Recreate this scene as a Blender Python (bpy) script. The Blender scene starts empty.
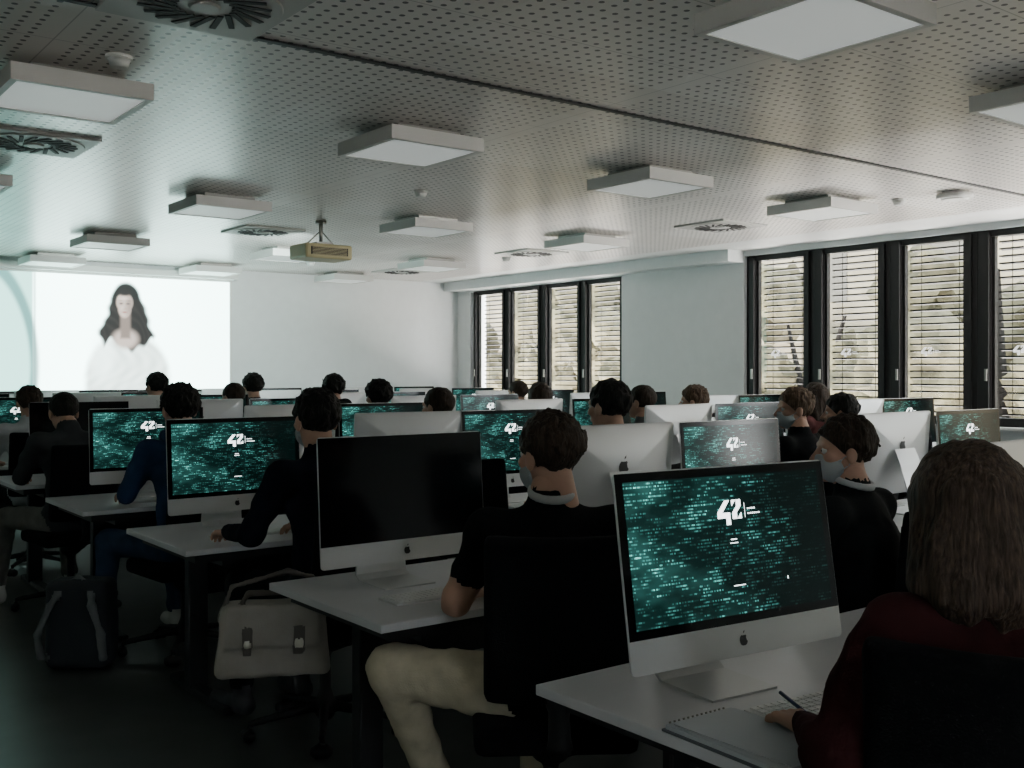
import bpy, bmesh, math, random
import numpy as np
from mathutils import Vector, Matrix
random.seed(4)
scene=bpy.context.scene
COL=scene.collection
H=2.8; WX=9.2; WY=13.4; LX=-1.3; NY=-3.2

# ---------------------------------------------------------------- materials
def mat(name,color,rough=0.6,metal=0.0,spec=0.5,emit=None,estr=0.0,bump=0.0,bscale=60,var=0.0,vscale=8):
    m=bpy.data.materials.new(name); m.use_nodes=True
    nt=m.node_tree; b=nt.nodes['Principled BSDF']
    b.inputs['Base Color'].default_value=(*color,1)
    b.inputs['Roughness'].default_value=rough
    b.inputs['Metallic'].default_value=metal
    b.inputs['Specular IOR Level'].default_value=spec
    if emit: 
        b.inputs['Emission Color'].default_value=(*emit,1); b.inputs['Emission Strength'].default_value=estr
    tc=nt.nodes.new('ShaderNodeTexCoord')
    if var>0:
        n=nt.nodes.new('ShaderNodeTexNoise'); n.inputs['Scale'].default_value=vscale; n.inputs['Detail'].default_value=4
        nt.links.new(tc.outputs['Object'],n.inputs['Vector'])
        r=nt.nodes.new('ShaderNodeValToRGB')
        r.color_ramp.elements[0].position=0.3; r.color_ramp.elements[1].position=0.7
        r.color_ramp.elements[0].color=(*[c*(1-var) for c in color],1)
        r.color_ramp.elements[1].color=(*[min(1,c*(1+var)) for c in color],1)
        nt.links.new(n.outputs['Fac'],r.inputs['Fac']); nt.links.new(r.outputs['Color'],b.inputs['Base Color'])
    if bump>0:
        n=nt.nodes.new('ShaderNodeTexNoise'); n.inputs['Scale'].default_value=bscale
        nt.links.new(tc.outputs['Object'],n.inputs['Vector'])
        bp=nt.nodes.new('ShaderNodeBump'); bp.inputs['Strength'].default_value=bump; bp.inputs['Distance'].default_value=0.004
        nt.links.new(n.outputs['Fac'],bp.inputs['Height']); nt.links.new(bp.outputs['Normal'],b.inputs['Normal'])
    return m
def math_node(nt,op,a,b=None,clamp=False):
    n=nt.nodes.new('ShaderNodeMath'); n.operation=op; n.use_clamp=clamp
    for i,v in enumerate((a,b)):
        if v is None: continue
        if isinstance(v,(int,float)): n.inputs[i].default_value=v
        else: nt.links.new(v,n.inputs[i])
    return n.outputs[0]

M_wall=mat('wall_paint',(0.73,0.76,0.76),0.7,bump=0.1,bscale=200,var=0.02)
M_wallstrip=mat('ceiling_plaster',(0.8,0.82,0.81),0.6,var=0.02)
M_floor=mat('vinyl_floor',(0.075,0.081,0.075),0.34,var=0.25,vscale=3)
M_black=mat('black_plastic',(0.010,0.010,0.011),0.5,spec=.3)
M_blackfab=mat('black_mesh_fabric',(0.006,0.006,0.007),0.95,spec=.1,bump=0.5,bscale=250)
M_desk=mat('desk_laminate',(0.61,0.62,0.64),0.35,var=0.02)
M_deskedge=mat('desk_steel_dark',(0.016,0.016,0.018),0.5,spec=.3)
M_alu=mat('aluminium',(0.60,0.61,0.61),0.38,metal=0.35)
M_glassblack=mat('black_glass',(0.003,0.003,0.004),0.12,spec=0.2)
M_logo=mat('logo_black',(0.01,0.01,0.01),0.3)
M_white=mat('white_plastic',(0.75,0.76,0.74),0.5)
M_key=mat('white_keys',(0.7,0.71,0.7),0.5)
M_frame=mat('window_frame_dark',(0.012,0.012,0.012),0.5,spec=.3)
M_slat=mat('blind_slat',(0.008,0.007,0.006),0.5,spec=.1)
M_lampcase=mat('lamp_casing',(0.62,0.62,0.60),0.5)
M_lampdiff=mat('lamp_diffuser',(0.8,0.82,0.80),0.5,emit=(0.93,1,0.98),estr=0.30)
M_rod=mat('steel_rod',(0.3,0.3,0.28),0.4,metal=0.7)
M_ventdark=mat('vent_slot',(0.01,0.01,0.01),0.7)
M_proj=mat('projector_shell',(0.50,0.44,0.24),0.45)
M_lens=mat('projector_lens',(0.5,0.6,0.6),0.1,emit=(0.8,1,0.95),estr=6)
M_paper=mat('paper',(0.50,0.53,0.56),0.7)
M_pen=mat('pen_blue',(0.01,0.02,0.08),0.3)
M_logoW=mat('screen_white',(0.8,0.8,0.8),0.5,emit=(0.95,1,1),estr=3.5)
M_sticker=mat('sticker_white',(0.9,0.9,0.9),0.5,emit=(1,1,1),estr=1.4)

# perforated ceiling
def ceiling_mat():
    m=bpy.data.materials.new('perforated_ceiling'); m.use_nodes=True; nt=m.node_tree; b=nt.nodes['Principled BSDF']
    tc=nt.nodes.new('ShaderNodeTexCoord'); sp=nt.nodes.new('ShaderNodeSeparateXYZ'); nt.links.new(tc.outputs['Object'],sp.inputs[0])
    X,Y=sp.outputs['X'],sp.outputs['Y']
    s=0.0625
    def cell(v): 
        f=math_node(nt,'FRACT',math_node(nt,'DIVIDE',v,s)); d=math_node(nt,'SUBTRACT',f,0.5); return math_node(nt,'MULTIPLY',d,d)
    d=math_node(nt,'SQRT',math_node(nt,'ADD',cell(X),cell(Y)))
    hole=math_node(nt,'LESS_THAN',d,0.19)
    def joint(v,p,w):
        f=math_node(nt,'FRACT',math_node(nt,'DIVIDE',v,p)); a=math_node(nt,'ABSOLUTE',math_node(nt,'SUBTRACT',f,0.5)); return math_node(nt,'GREATER_THAN',a,0.5-w/p/2)
    jl=math_node(nt,'MAXIMUM',joint(X,2.5,0.006),joint(Y,0.625,0.006))
    mar=math_node(nt,'MAXIMUM',joint(X,2.5,0.10),joint(Y,1.25,0.05))
    hole=math_node(nt,'MULTIPLY',hole,math_node(nt,'SUBTRACT',1.0,mar))
    dark=math_node(nt,'MAXIMUM',hole,math_node(nt,'MULTIPLY',jl,0.45))
    cb=nt.nodes.new('ShaderNodeCombineXYZ'); nt.links.new(math_node(nt,'FLOOR',math_node(nt,'DIVIDE',math_node(nt,'ADD',X,1.25),2.5)),cb.inputs[0]); nt.links.new(math_node(nt,'FLOOR',math_node(nt,'DIVIDE',math_node(nt,'ADD',Y,0.3125),0.625)),cb.inputs[1])
    wn_=nt.nodes.new('ShaderNodeTexWhiteNoise'); wn_.noise_dimensions='2D'; nt.links.new(cb.outputs[0],wn_.inputs['Vector'])
    r=nt.nodes.new('ShaderNodeValToRGB'); r.color_ramp.elements[0].color=(0.64,0.60,0.565,1); r.color_ramp.elements[1].color=(0.76,0.74,0.715,1)
    nt.links.new(wn_.outputs['Value'],r.inputs['Fac'])
    mx=nt.nodes.new('ShaderNodeMix'); mx.data_type='RGBA'; nt.links.new(dark,mx.inputs['Factor'])
    nt.links.new(r.outputs['Color'],mx.inputs[6]); mx.inputs[7].default_value=(0.02,0.02,0.02,1)
    nt.links.new(mx.outputs[2],b.inputs['Base Color']); b.inputs['Roughness'].default_value=0.31; b.inputs['Specular IOR Level'].default_value=.6
    return m
M_ceil=ceiling_mat()

def screen_mat():
    m=bpy.data.materials.new('screen_code_rain'); m.use_nodes=True; nt=m.node_tree; b=nt.nodes['Principled BSDF']
    b.inputs['Base Color'].default_value=(0.003,0.003,0.004,1); b.inputs['Roughness'].default_value=0.12; b.inputs['Specular IOR Level'].default_value=0.12
    uv=nt.nodes.new('ShaderNodeUVMap'); sp=nt.nodes.new('ShaderNodeSeparateXYZ'); nt.links.new(uv.outputs[0],sp.inputs[0])
    U,V=sp.outputs['X'],sp.outputs['Y']
    cu=math_node(nt,'FLOOR',math_node(nt,'MULTIPLY',U,150)); cv=math_node(nt,'FLOOR',math_node(nt,'MULTIPLY',V,44))
    cb=nt.nodes.new('ShaderNodeCombineXYZ'); nt.links.new(cu,cb.inputs[0]); nt.links.new(cv,cb.inputs[1])
    wn=nt.nodes.new('ShaderNodeTexWhiteNoise'); wn.noise_dimensions='2D'; nt.links.new(cb.outputs[0],wn.inputs['Vector'])
    fu=math_node(nt,'FRACT',math_node(nt,'MULTIPLY',U,150)); fv=math_node(nt,'FRACT',math_node(nt,'MULTIPLY',V,44))
    inn=math_node(nt,'MULTIPLY',math_node(nt,'LESS_THAN',fv,0.5),math_node(nt,'LESS_THAN',fu,0.85))
    ch=math_node(nt,'MULTIPLY',math_node(nt,'POWER',wn.outputs['Value'],1.8),inn)
    cb2=nt.nodes.new('ShaderNodeCombineXYZ'); nt.links.new(math_node(nt,'MULTIPLY',U,14),cb2.inputs[0]); nt.links.new(math_node(nt,'MULTIPLY',cv,3.7),cb2.inputs[1])
    n1=nt.nodes.new('ShaderNodeTexNoise'); n1.inputs['Scale'].default_value=1.0; n1.inputs['Detail'].default_value=1; nt.links.new(cb2.outputs[0],n1.inputs['Vector'])
    g=math_node(nt,'MULTIPLY',math_node(nt,'SUBTRACT',n1.outputs['Fac'],0.47),7.0,True)
    n2=nt.nodes.new('ShaderNodeTexNoise'); n2.inputs['Scale'].default_value=3.0; n2.inputs['Detail'].default_value=3; nt.links.new(uv.outputs[0],n2.inputs['Vector'])
    cl=math_node(nt,'MULTIPLY',math_node(nt,'SUBTRACT',n2.outputs['Fac'],0.44),4.4,True)
    fall=math_node(nt,'SUBTRACT',1.12,math_node(nt,'MULTIPLY',U,1.3),True)
    cl=math_node(nt,'MULTIPLY',math_node(nt,'ADD',cl,0.14),math_node(nt,'ADD',fall,0.05))
    t=math_node(nt,'MULTIPLY',math_node(nt,'MULTIPLY',ch,g),cl)
    base=math_node(nt,'MULTIPLY',math_node(nt,'MULTIPLY',cl,fall),0.17)
    tot=math_node(nt,'ADD',math_node(nt,'MULTIPLY',t,3.6),math_node(nt,'ADD',base,0.008))
    b.inputs['Emission Color'].default_value=(0.17,0.72,0.64,1)
    nt.links.new(tot,b.inputs['Emission Strength'])
    return m
M_screen=screen_mat()

# ---------------------------------------------------------------- mesh helpers
def link(ob,parent=None):
    COL.objects.link(ob)
    if parent: ob.parent=parent
    return ob
def empty(name,loc=(0,0,0),rz=0):
    e=bpy.data.objects.new(name,None); e.empty_display_size=0.1; e.location=loc; e.rotation_euler=(0,0,rz); COL.objects.link(e); return e
class MB:
    """mesh builder with materials"""
    def __init__(s): s.bm=bmesh.new(); s.mats=[]; s.uv=s.bm.loops.layers.uv.new('UVMap')
    def mi(s,m):
        if m not in s.mats: s.mats.append(m)
        return s.mats.index(m)
    def box(s,c,d,m,rot=None,bevel=0.0):
        i=s.mi(m)
        r=bmesh.ops.create_cube(s.bm,size=1)
        vs=r['verts']
        for v in vs: v.co=Vector((v.co.x*d[0],v.co.y*d[1],v.co.z*d[2]))
        fs=list({f for v in vs for f in v.link_faces})
        for f in fs: f.material_index=i
        if bevel>0:
            es=list({e for v in vs for e in v.link_edges})
            rb=bmesh.ops.bevel(s.bm,geom=es,offset=bevel,segments=2,affect='EDGES',profile=0.5)
            vs=list({v for f in rb['faces'] for v in f.verts}|{v for v in vs if v.is_valid})
            for f in rb['faces']: f.material_index=i
        M=Matrix.Translation(c)
        if rot is not None: M=M@rot
        bmesh.ops.transform(s.bm,matrix=M,verts=vs)
    def cyl(s,a,b,r1,r2,m,seg=16):
        i=s.mi(m); a=Vector(a); b=Vector(b); d=b-a
        r=bmesh.ops.create_cone(s.bm,segments=seg,radius1=r1,radius2=r2,depth=d.length,cap_ends=True)
        q=Vector((0,0,1)).rotation_difference(d.normalized()).to_matrix().to_4x4()
        bmesh.ops.transform(s.bm,matrix=Matrix.Translation((a+b)/2)@q,verts=r['verts'])
        for f in {f for v in r['verts'] for f in v.link_faces}:
            f.material_index=i; f.smooth=len(f.verts)==4
    def poly(s,pts,m,uvs=None):
        vs=[s.bm.verts.new(p) for p in pts]; f=s.bm.faces.new(vs); f.material_index=s.mi(m)
        if uvs:
            for l,u in zip(f.loops,uvs): l[s.uv].uv=u
        return f
    def mesh(s,name):
        me=bpy.data.meshes.new(name); s.bm.to_mesh(me); s.bm.free()
        for m in s.mats: me.materials.append(m)
        return me
    def obj(s,name,parent=None,loc=(0,0,0),rz=0):
        o=bpy.data.objects.new(name,s.mesh(name)); o.location=loc; o.rotation_euler=(0,0,rz); return link(o,parent)
def inst(name,me,loc,rz=0,parent=None,scale=1):
    o=bpy.data.objects.new(name,me); o.location=loc; o.rotation_euler=(0,0,rz); o.scale=(scale,)*3; return link(o,parent)

# ---- signed-distance modelling
def cap(a,b,ra,rb,kx=1.0,ky=1.0,kz=1.0):
    a=np.array(a,float); b=np.array(b,float); ab=b-a; L=max(ab@ab,1e-9); K=np.array([kx,ky,kz])
    def f(P):
        t=np.clip(((P-a)@ab)/L,0,1)[:,None]
        v=(P-(a+t*ab))/K
        return np.sqrt((v*v).sum(1))-(ra+(rb-ra)*t[:,0])
    return f
def ell(c,r):
    c=np.array(c,float); r=np.array(r,float)
    def f(P):
        p=(P-c)/r; k0=np.sqrt((p*p).sum(1))+1e-9; p2=p/r; k1=np.sqrt((p2*p2).sum(1))+1e-9
        return k0*(k0-1)/k1
    return f
def torus(c,R,r,ry=1.0,tilt=0.0):
    c=np.array(c,float)
    def f(P):
        p=P-c; z=p[:,2]-tilt*p[:,1]; q=np.sqrt(p[:,0]**2+(p[:,1]/ry)**2)-R
        return np.sqrt(q*q+(z*.6)**2)-r
    return f
def rbox(c,h,r,curve=0.0,tilt=0.0,taper=0.0):
    c=np.array(c,float); h=np.array(h,float)
    ct,st=math.cos(tilt),math.sin(tilt)
    def f(P):
        p=P-c; y=p[:,1]*ct+p[:,2]*st; z=-p[:,1]*st+p[:,2]*ct
        p=np.stack([p[:,0]*(1+taper*z),y-curve*p[:,0]**2,z],1)
        q=np.abs(p)-h; return np.sqrt((np.maximum(q,0)**2).sum(1))+np.minimum(q.max(1),0)-r
    return f
def noise(P,f,seed=0):
    x,y,z=P[:,0]*f+seed,P[:,1]*f+seed*1.7,P[:,2]*f+seed*.6
    return np.sin(x+1.3*np.sin(y*1.1))*np.sin(y*1.2+1.1*np.sin(z))*np.sin(z*0.9+1.2*np.sin(x*1.3))
def smin(a,b,k):
    h=np.clip(0.5+0.5*(b-a)/k,0,1); return b*(1-h)+a*h-k*h*(1-h)
def union(fs,k):
    def f(P):
        d=fs[0](P)
        for g in fs[1:]: d=smin(d,g(P),k)
        return d
    return f
def surfnet(fn,lo,hi,h):
    lo=np.array(lo,float)
    ax=[np.arange(lo[i],hi[i]+h,h) for i in range(3)]
    G=np.stack(np.meshgrid(*ax,indexing='ij'),-1); n=G.shape[:3]
    V=fn(G.reshape(-1,3)).reshape(n)
    acc=np.zeros((n[0]-1,n[1]-1,n[2]-1,3)); cnt=np.zeros(acc.shape[:3])
    for a in range(3):
        o=[i for i in range(3) if i!=a]
        for o1 in (0,1):
            for o2 in (0,1):
                of=[0,0,0]; of[o[0]]=o1; of[o[1]]=o2; og=list(of); og[a]=1
                s0=tuple(slice(of[i],of[i]+n[i]-1) for i in range(3)); s1=tuple(slice(og[i],og[i]+n[i]-1) for i in range(3))
                A=V[s0];B=V[s1]; m=(A<0)!=(B<0); df=A-B; df[df==0]=1e-9; t=np.where(m,A/df,0)
                for k in range(3): acc[...,k]+=m*(t if k==a else of[k])
                cnt+=m
    act=cnt>0; idx=-np.ones(cnt.shape,int); idx[act]=np.arange(act.sum())
    ci=np.argwhere(act); verts=lo+(ci+acc[act]/cnt[act][:,None])*h
    faces=[]
    for a in range(3):
        p,q=(a+1)%3,(a+2)%3
        s0=[slice(None)]*3; s1=[slice(None)]*3
        s0[a]=slice(0,n[a]-1); s1[a]=slice(1,n[a])
        A=V[tuple(s0)];B=V[tuple(s1)]
        g=np.argwhere((A<0)!=(B<0)); 
        ok=(g[:,p]>0)&(g[:,q]>0)&(g[:,p]<n[p]-1)&(g[:,q]<n[q]-1); g=g[ok]
        if len(g)==0: continue
        inside=A[tuple(g.T)]<0
        ep=np.zeros(3,int);ep[p]=1;eq=np.zeros(3,int);eq[q]=1
        Q=np.stack([idx[tuple((g-ep-eq).T)],idx[tuple((g-eq).T)],idx[tuple(g.T)],idx[tuple((g-ep).T)]],1)
        Q[~inside]=Q[~inside][:,::-1]; faces.append(Q)
    return verts,np.concatenate(faces)
def sdf_mesh(name,prims,mats,lo,hi,h,k=0.02,post=None,xf=None):
    """prims: list of (fn,tag)"""
    un=union([p[0] for p in prims],k)
    fn=(lambda P: post(P,un(P))) if post else un
    v,f=surfnet(fn,lo,hi,h)
    cen=v[f].mean(1)
    D=np.stack([p[0](cen) for p in prims],1); tags=np.array([p[1] for p in prims])[D.argmin(1)]
    if xf is not None: v=v@np.array(xf.to_3x3()).T+np.array(xf.translation)
    me=bpy.data.meshes.new(name); me.from_pydata(v.tolist(),[],f.tolist())
    for m in mats: me.materials.append(m)
    me.polygons.foreach_set('material_index',tags.astype(np.int32)); me.polygons.foreach_set('use_smooth',np.ones(len(f),bool)); me.update()
    return me

# ---------------------------------------------------------------- room
def slab(name,c,d,m):
    b=MB(); b.box((0,0,0),d,m); return b.obj(name,loc=c)
slab('floor',((LX+WX)/2,(NY+WY)/2,-0.05),(WX-LX+0.6,WY-NY+0.6,0.1),M_floor)
b=MB(); b.box((0,0,0),(8.5-LX,WY-NY,0.1),M_ceil); o=b.obj('ceiling',loc=((LX+8.5)/2,(NY+WY)/2,H+0.05))
b=MB(); b.box((0,0,0),(WX+0.3-8.5,WY-NY,0.1),M_wallstrip); b.obj('ceiling_border',loc=((8.5+WX+.3)/2,(NY+WY)/2,H+0.05))
slab('wall_back',((LX+WX)/2,WY+0.1,H/2),(WX-LX+0.6,0.2,H+.2),M_wall)
slab('wall_left',(LX-0.1,(NY+WY)/2,H/2),(0.2,WY-NY,H+.2),M_wall)
SILL=0.93; T=0.3
b=MB()
FWX=[0.2]; FW=0.62  # unseen window behind the camera, added to light backs, chairs and floor
def fseg(x0,x1,z0,z1): b.box(((x0+x1)/2,NY-0.1,(z0+z1)/2),(x1-x0,0.2,z1-z0),M_wall)
fseg(LX-.3,WX+.3,-.1,SILL); fseg(LX-.3,WX+.3,2.5,H+.1)
xs_=[LX-.3]+[v for x in FWX for v in (x-FW/2-.1,x+FW/2+.1)]+[WX+.3]
for i in range(0,len(xs_),2): fseg(xs_[i],xs_[i+1],SILL,2.5)
b.obj('wall_front')
b=MB()
def wseg(y0,y1,z0,z1,x0=WX,t=T): b.box((x0+t/2,(y0+y1)/2,(z0+z1)/2),(t,y1-y0,z1-z0),M_wall)
wseg(NY,WY,0,SILL)
wseg(7.74,9.72,SILL,H)
wseg(13.06,WY,SILL,H)
wseg(9.72,13.06,2.66,H)
wseg(NY,7.74,2.74,H)
wseg(NY,-2.25,SILL,2.74)
b.box((WX-0.13,(7.74+WY)/2,2.735),(0.26,WY-7.74,0.13),M_wall)
b.obj('wall_right')
slab('trim_1',(3.6,3.96,H-0.004),(9.7,0.03,0.008),M_deskedge)
slab('baseboard_back',((LX+WX)/2,WY-0.008,0.05),(WX-LX,0.016,0.1),M_deskedge)
slab('trim_2',(WX-0.05,(NY+WY)/2,SILL+0.012),(0.14,WY-NY-.02,0.024),M_white)

# ---- windows
LOGO=[[(0,.28),(.46,.28),(.46,0),(.70,0),(.70,.5),(0.27,.5),(.72,1),(.45,1),(0,.52)],
      [(.82,.74),(.82,1),(1.08,1)],
      [(1.08,1),(1.34,1),(1.34,.74),(1.08,.48),(1.08,.22),(.82,.22),(.82,.48),(1.08,.74)],
      [(1.34,.22),(1.34,.48),(1.08,.22)]]
def logo(mb,m,o,ux,uz,s):
    o=Vector(o);ux=Vector(ux);uz=Vector(uz)
    for pl in LOGO: mb.poly([o+ux*(p[0]*s)+uz*(p[1]*s) for p in pl],m)
    bars=[(1.52,1.54,.25,.85)]
    for j,(zz,n) in enumerate(((.60,4),(.40,6))):
        for k in range(n): bars.append((1.68+k*.12,1.76+k*.12,zz-.03,zz+.03))
    for (x0,x1,z0,z1) in bars:
        mb.poly([o+ux*(a*s)+uz*(c*s) for a,c in ((x0,z0),(x1,z0),(x1,z1),(x0,z1))],m)
g=bpy.data.materials.new('window_glass'); g.use_nodes=True; nt=g.node_tree; nt.nodes.clear()
out=nt.nodes.new('ShaderNodeOutputMaterial'); tr=nt.nodes.new('ShaderNodeBsdfTransparent'); gl=nt.nodes.new('ShaderNodeBsdfGlossy'); gl.inputs['Roughness'].default_value=0.03
mx=nt.nodes.new('ShaderNodeMixShader'); mx.inputs[0].default_value=0.06; nt.links.new(tr.outputs[0],mx.inputs[1]); nt.links.new(gl.outputs[0],mx.inputs[2]); nt.links.new(mx.outputs[0],out.inputs[0])
M_glass=g
wn=0
def window(yc,pw,fw,ztop,blind,sticker=False,loc=None,rz=0):
    global wn; wn+=1
    e=empty('window_%d'%wn,loc or (WX+0.1,yc,0),rz)
    m=MB(); zc=(SILL+ztop)/2; hh=ztop-SILL
    for s in (-1,1):
        m.box((0,s*(pw/2+fw/4),zc),(0.09,fw/2-0.004,hh),M_frame)
        m.box((-0.055,s*(pw/2+fw/4-0.02),zc),(0.03,fw/4,hh-0.04),M_frame)
        m.box((0.0,s*(pw/2-0.012),zc),(0.05,0.03,hh-.06),M_frame)
    m.box((0,0,ztop-0.03),(0.085,pw,0.06),M_frame); m.box((0,0,SILL+0.05),(0.085,pw,0.1),M_frame)
    m.box((-0.08,pw/2+0.03,1.42),(0.02,0.02,0.11),M_rod)
    m.obj('window_frame',e)
    m=MB(); m.poly([(0,-pw/2,SILL+.1),(0,pw/2,SILL+.1),(0,pw/2,ztop-.06),(0,-pw/2,ztop-.06)],M_glass); m.obj('glass_pane',e)
    if sticker:
        m=MB(); logo(m,M_sticker,(-0.006,0.14,1.60),(0,-1,0),(0,0,1),0.085); m.obj('logo_sticker',e)
    m=MB()
    if blind:
        z=SILL+0.06; k=0
        while z<ztop-0.03:
            a=math.radians(20+3*math.sin(k*1.7+yc)); c=Vector((0.13,0,z)); dx=0.03*math.cos(a); dz=0.03*math.sin(a)
            m.poly([(c.x-dx,-pw/2,z+dz),(c.x+dx,-pw/2,z-dz),(c.x+dx,pw/2,z-dz),(c.x-dx,pw/2,z+dz)],M_slat)
            m.poly([(c.x-dx,-pw/2,z+dz),(c.x-dx,-pw/2,z+dz-.016),(c.x-dx,pw/2,z+dz-.016),(c.x-dx,pw/2,z+dz)],M_slat)
            z+=0.066; k+=1
        for s in (-0.3,0.3): m.box((0.095,s*pw,zc),(0.003,0.006,hh),M_slat)
        m.box((0.13,0,ztop-0.02),(0.07,pw,0.06),M_slat)
    else:
        m.box((0.13,0,ztop-0.09),(0.07,pw,0.18),M_slat)
    m.obj('venetian_blind',e)
for i,yc in enumerate((7.29,6.39,5.49,4.59)): window(yc,0.65,0.25,2.74,True,i in(0,1,2,3))
for i in range(7): window(3.69-0.9*i,0.65,0.25,2.74,False)
for i,yc in enumerate((12.63,11.80,10.95,10.12)): window(yc,0.66,0.18,2.66,True)
for x in FWX: window(0,FW,0.2,2.5,False,False,(x,NY-0.08,0),-math.pi/2)  # added fill window in the front wall, out of view

# ---- outside
M_leaf=mat('sunlit_foliage',(0.066,0.060,0.036),0.8,spec=.1,var=0.6,vscale=2.5)
M_bark=mat('bark',(0.008,0.007,0.006),0.9,spec=.1)
M_fac=mat('facade_plaster',(0.118,0.106,0.076),0.8,spec=.1,var=0.35,vscale=1)
M_facwin=mat('facade_window',(0.055,0.053,0.045),0.5,spec=.1)
def tree(name,loc,s):
    bm=bmesh.new(); rnd=random.Random(int(loc[1]*7))
    for i in range(14):
        r=bmesh.ops.create_icosphere(bm,subdivisions=3,radius=rnd.uniform(0.3,0.8))
        c=Vector((rnd.uniform(-1,1),rnd.uniform(-1.7,1.7),rnd.uniform(2.2,5.0)))
        P=np.array([v.co for v in r['verts']]); nn=noise(P,9,i)*0.35
        for v,q in zip(r['verts'],nn): v.co=v.co*(1+q)+c
    def limb(a,b_,r1,r2):
        a=Vector(a);b_=Vector(b_);d=b_-a
        r=bmesh.ops.create_cone(bm,segments=10,radius1=r1,radius2=r2,depth=d.length,cap_ends=True)
        bmesh.ops.transform(bm,matrix=Matrix.Translation((a+b_)/2)@Vector((0,0,1)).rotation_difference(d.normalized()).to_matrix().to_4x4(),verts=r['verts'])
        for f in {f for v in r['verts'] for f in v.link_faces}: f.material_index=1
    limb((0,0,0),(0,0,2.6),.16,.11); limb((0,0,2.4),(.5,.9,4.4),.09,.03); limb((0,0,2.5),(-.3,-.9,4.5),.09,.03); limb((0,0,2.6),(0,.1,5),.09,.03)
    me=bpy.data.meshes.new(name); bm.to_mesh(me); bm.free(); me.materials.append(M_leaf); me.materials.append(M_bark)
    inst(name,me,loc,0,None,s)
for i,(x,y) in enumerate([(15,3),(14.5,7.5),(15.5,11.5),(14.5,15),(16,19),(15,23),(16,28)]): tree('tree',(x,y,-2.1),1.0)
b=MB(); b.box((0,0,0),(0.4,60,9),M_fac)
for z in (-2.4,0.3,3.0):
    for y in range(-26,28,3): b.box((-0.2,y,z),(0.06,1.1,1.1),M_facwin)
for z in (-1.1,1.6): b.box((-0.3,0,z),(0.4,60,0.18),M_fac)
b.obj('building_facade',loc=(21,20,0.6))

# ---- projection screen
def scol(X,Z):
    base=np.array([0.70,1.0,0.93])*1.75; g=np.broadcast_to(base,X.shape+(3,)).copy()
    g*= (0.94+0.06*np.sin(X*2.0))[...,None]
    def sm(d,w): 
        t=np.clip(0.5-d/w,0,1); return (t*t*(3-2*t))[...,None]
    def mixc(m,c): 
        nonlocal g; g=g*(1-m)+np.array(c)*m
    T_=lambda v:(v*.86,v,v*.96)
    arch=np.sqrt(((X-2.35)/0.72)**2+((Z-1.5)/1.3)**2)
    mixc(sm(X-3.05,0.03),(0.24,0.50,0.44))
    mixc(sm(np.abs(arch-1.0)-0.07,0.08)*0.85,(0.03,0.09,0.09))
    mixc(sm(np.abs(X-3.07)-0.012,0.02)*0.7,(0.06,0.13,0.12))
    e=lambda cx,cz,rx,rz: (np.sqrt(((X-cx)/rx)**2+((Z-cz)/rz)**2)-1)*min(rx,rz)
    wob=0.014*np.sin(Z*17+X*4)+0.008*np.sin(Z*39+X*11)
    mixc(sm(e(4.14,2.33,0.185,0.235)+wob*0.2,0.05),T_(0.004))
    w=0.175+np.clip(2.38-Z,0,1)*0.36-np.clip(1.90-Z,0,1)*0.8
    hx=np.maximum(np.abs(X-4.15)-w+wob,np.maximum(Z-2.36,1.78+0.06*np.sin(X*13)+.03*np.sin(X*37)-Z))
    sh=np.sqrt(((X-4.17)/0.52)**2+(np.clip(Z-1.35,0,9)/0.58)**2)-1
    mixc(sm(sh*0.4,0.08),(0.50,0.60,0.56))
    fold=(np.sin((X-4.17)*34+6*np.sin(Z*7))*np.sin(Z*13+X*5))*0.5+0.5
    mixc(sm(sh*0.4,0.08)*fold[...,None]*0.45,(0.22,0.29,0.28))
    mixc(sm(e(3.86,1.62,0.13,0.28),0.2)*0.5,(0.75,0.95,0.9))
    mixc(sm(hx,0.07),(0.0055,0.005,0.005))
    strand=(np.sin(X*70+9*np.sin(Z*6)+2*np.sin(X*23))*0.5+0.5)[...,None]**2
    mixc(sm(hx,0.03)*strand*0.2,(0.022,0.020,0.018))
    mixc(sm(e(4.13,1.85,0.150,0.12),0.10),(0.22,0.19,0.165))
    mixc(sm(np.maximum(np.abs(X-4.13)-0.062,np.maximum(Z-2.2,1.86-Z)),0.05),(0.085,0.070,0.060))
    face=np.minimum(e(4.12,2.31,0.100,0.120),e(4.12,2.25,0.080,0.130))
    mixc(sm(face,0.03),(0.24,0.205,0.175))
    mixc(sm(e(4.195,2.25,0.055,0.16),0.10)*sm(face,.03)*0.75,(0.085,0.068,0.058))
    mixc(sm(e(4.05,2.29,0.03,0.12),0.08)*sm(face,.03)*0.3,(0.12,0.10,0.09))
    mixc(sm(e(4.10,2.36,0.05,0.035),0.06)*0.5,(0.33,0.29,0.25))
    mixc(sm(e(4.085,2.24,0.02,0.02),0.04)*0.4,(0.32,0.27,0.23))
    for sx in (-0.042,0.042):
        mixc(sm(e(4.12+sx,2.298,0.030,0.018),0.03)*0.5,(0.08,0.065,0.055))
        mixc(sm(e(4.12+sx,2.294,0.017,0.007),0.014),(0.012,0.011,0.010))
        mixc(sm(e(4.12+sx,2.333,0.028,0.004),0.014)*0.7,(0.03,0.025,0.02))
    mixc(sm(e(4.122,2.228,0.015,0.006),0.018)*0.6,(0.08,0.06,0.05))
    mixc(sm(e(4.138,2.26,0.007,0.032),0.025)*0.4,(0.12,0.10,0.085))
    mixc(sm(e(4.12,2.188,0.028,0.009),0.016),(0.11,0.045,0.042))
    mixc(sm(e(4.12,2.435,0.095,0.045)+wob*.1,0.04),(0.0055,0.005,0.005))
    return g
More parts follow.
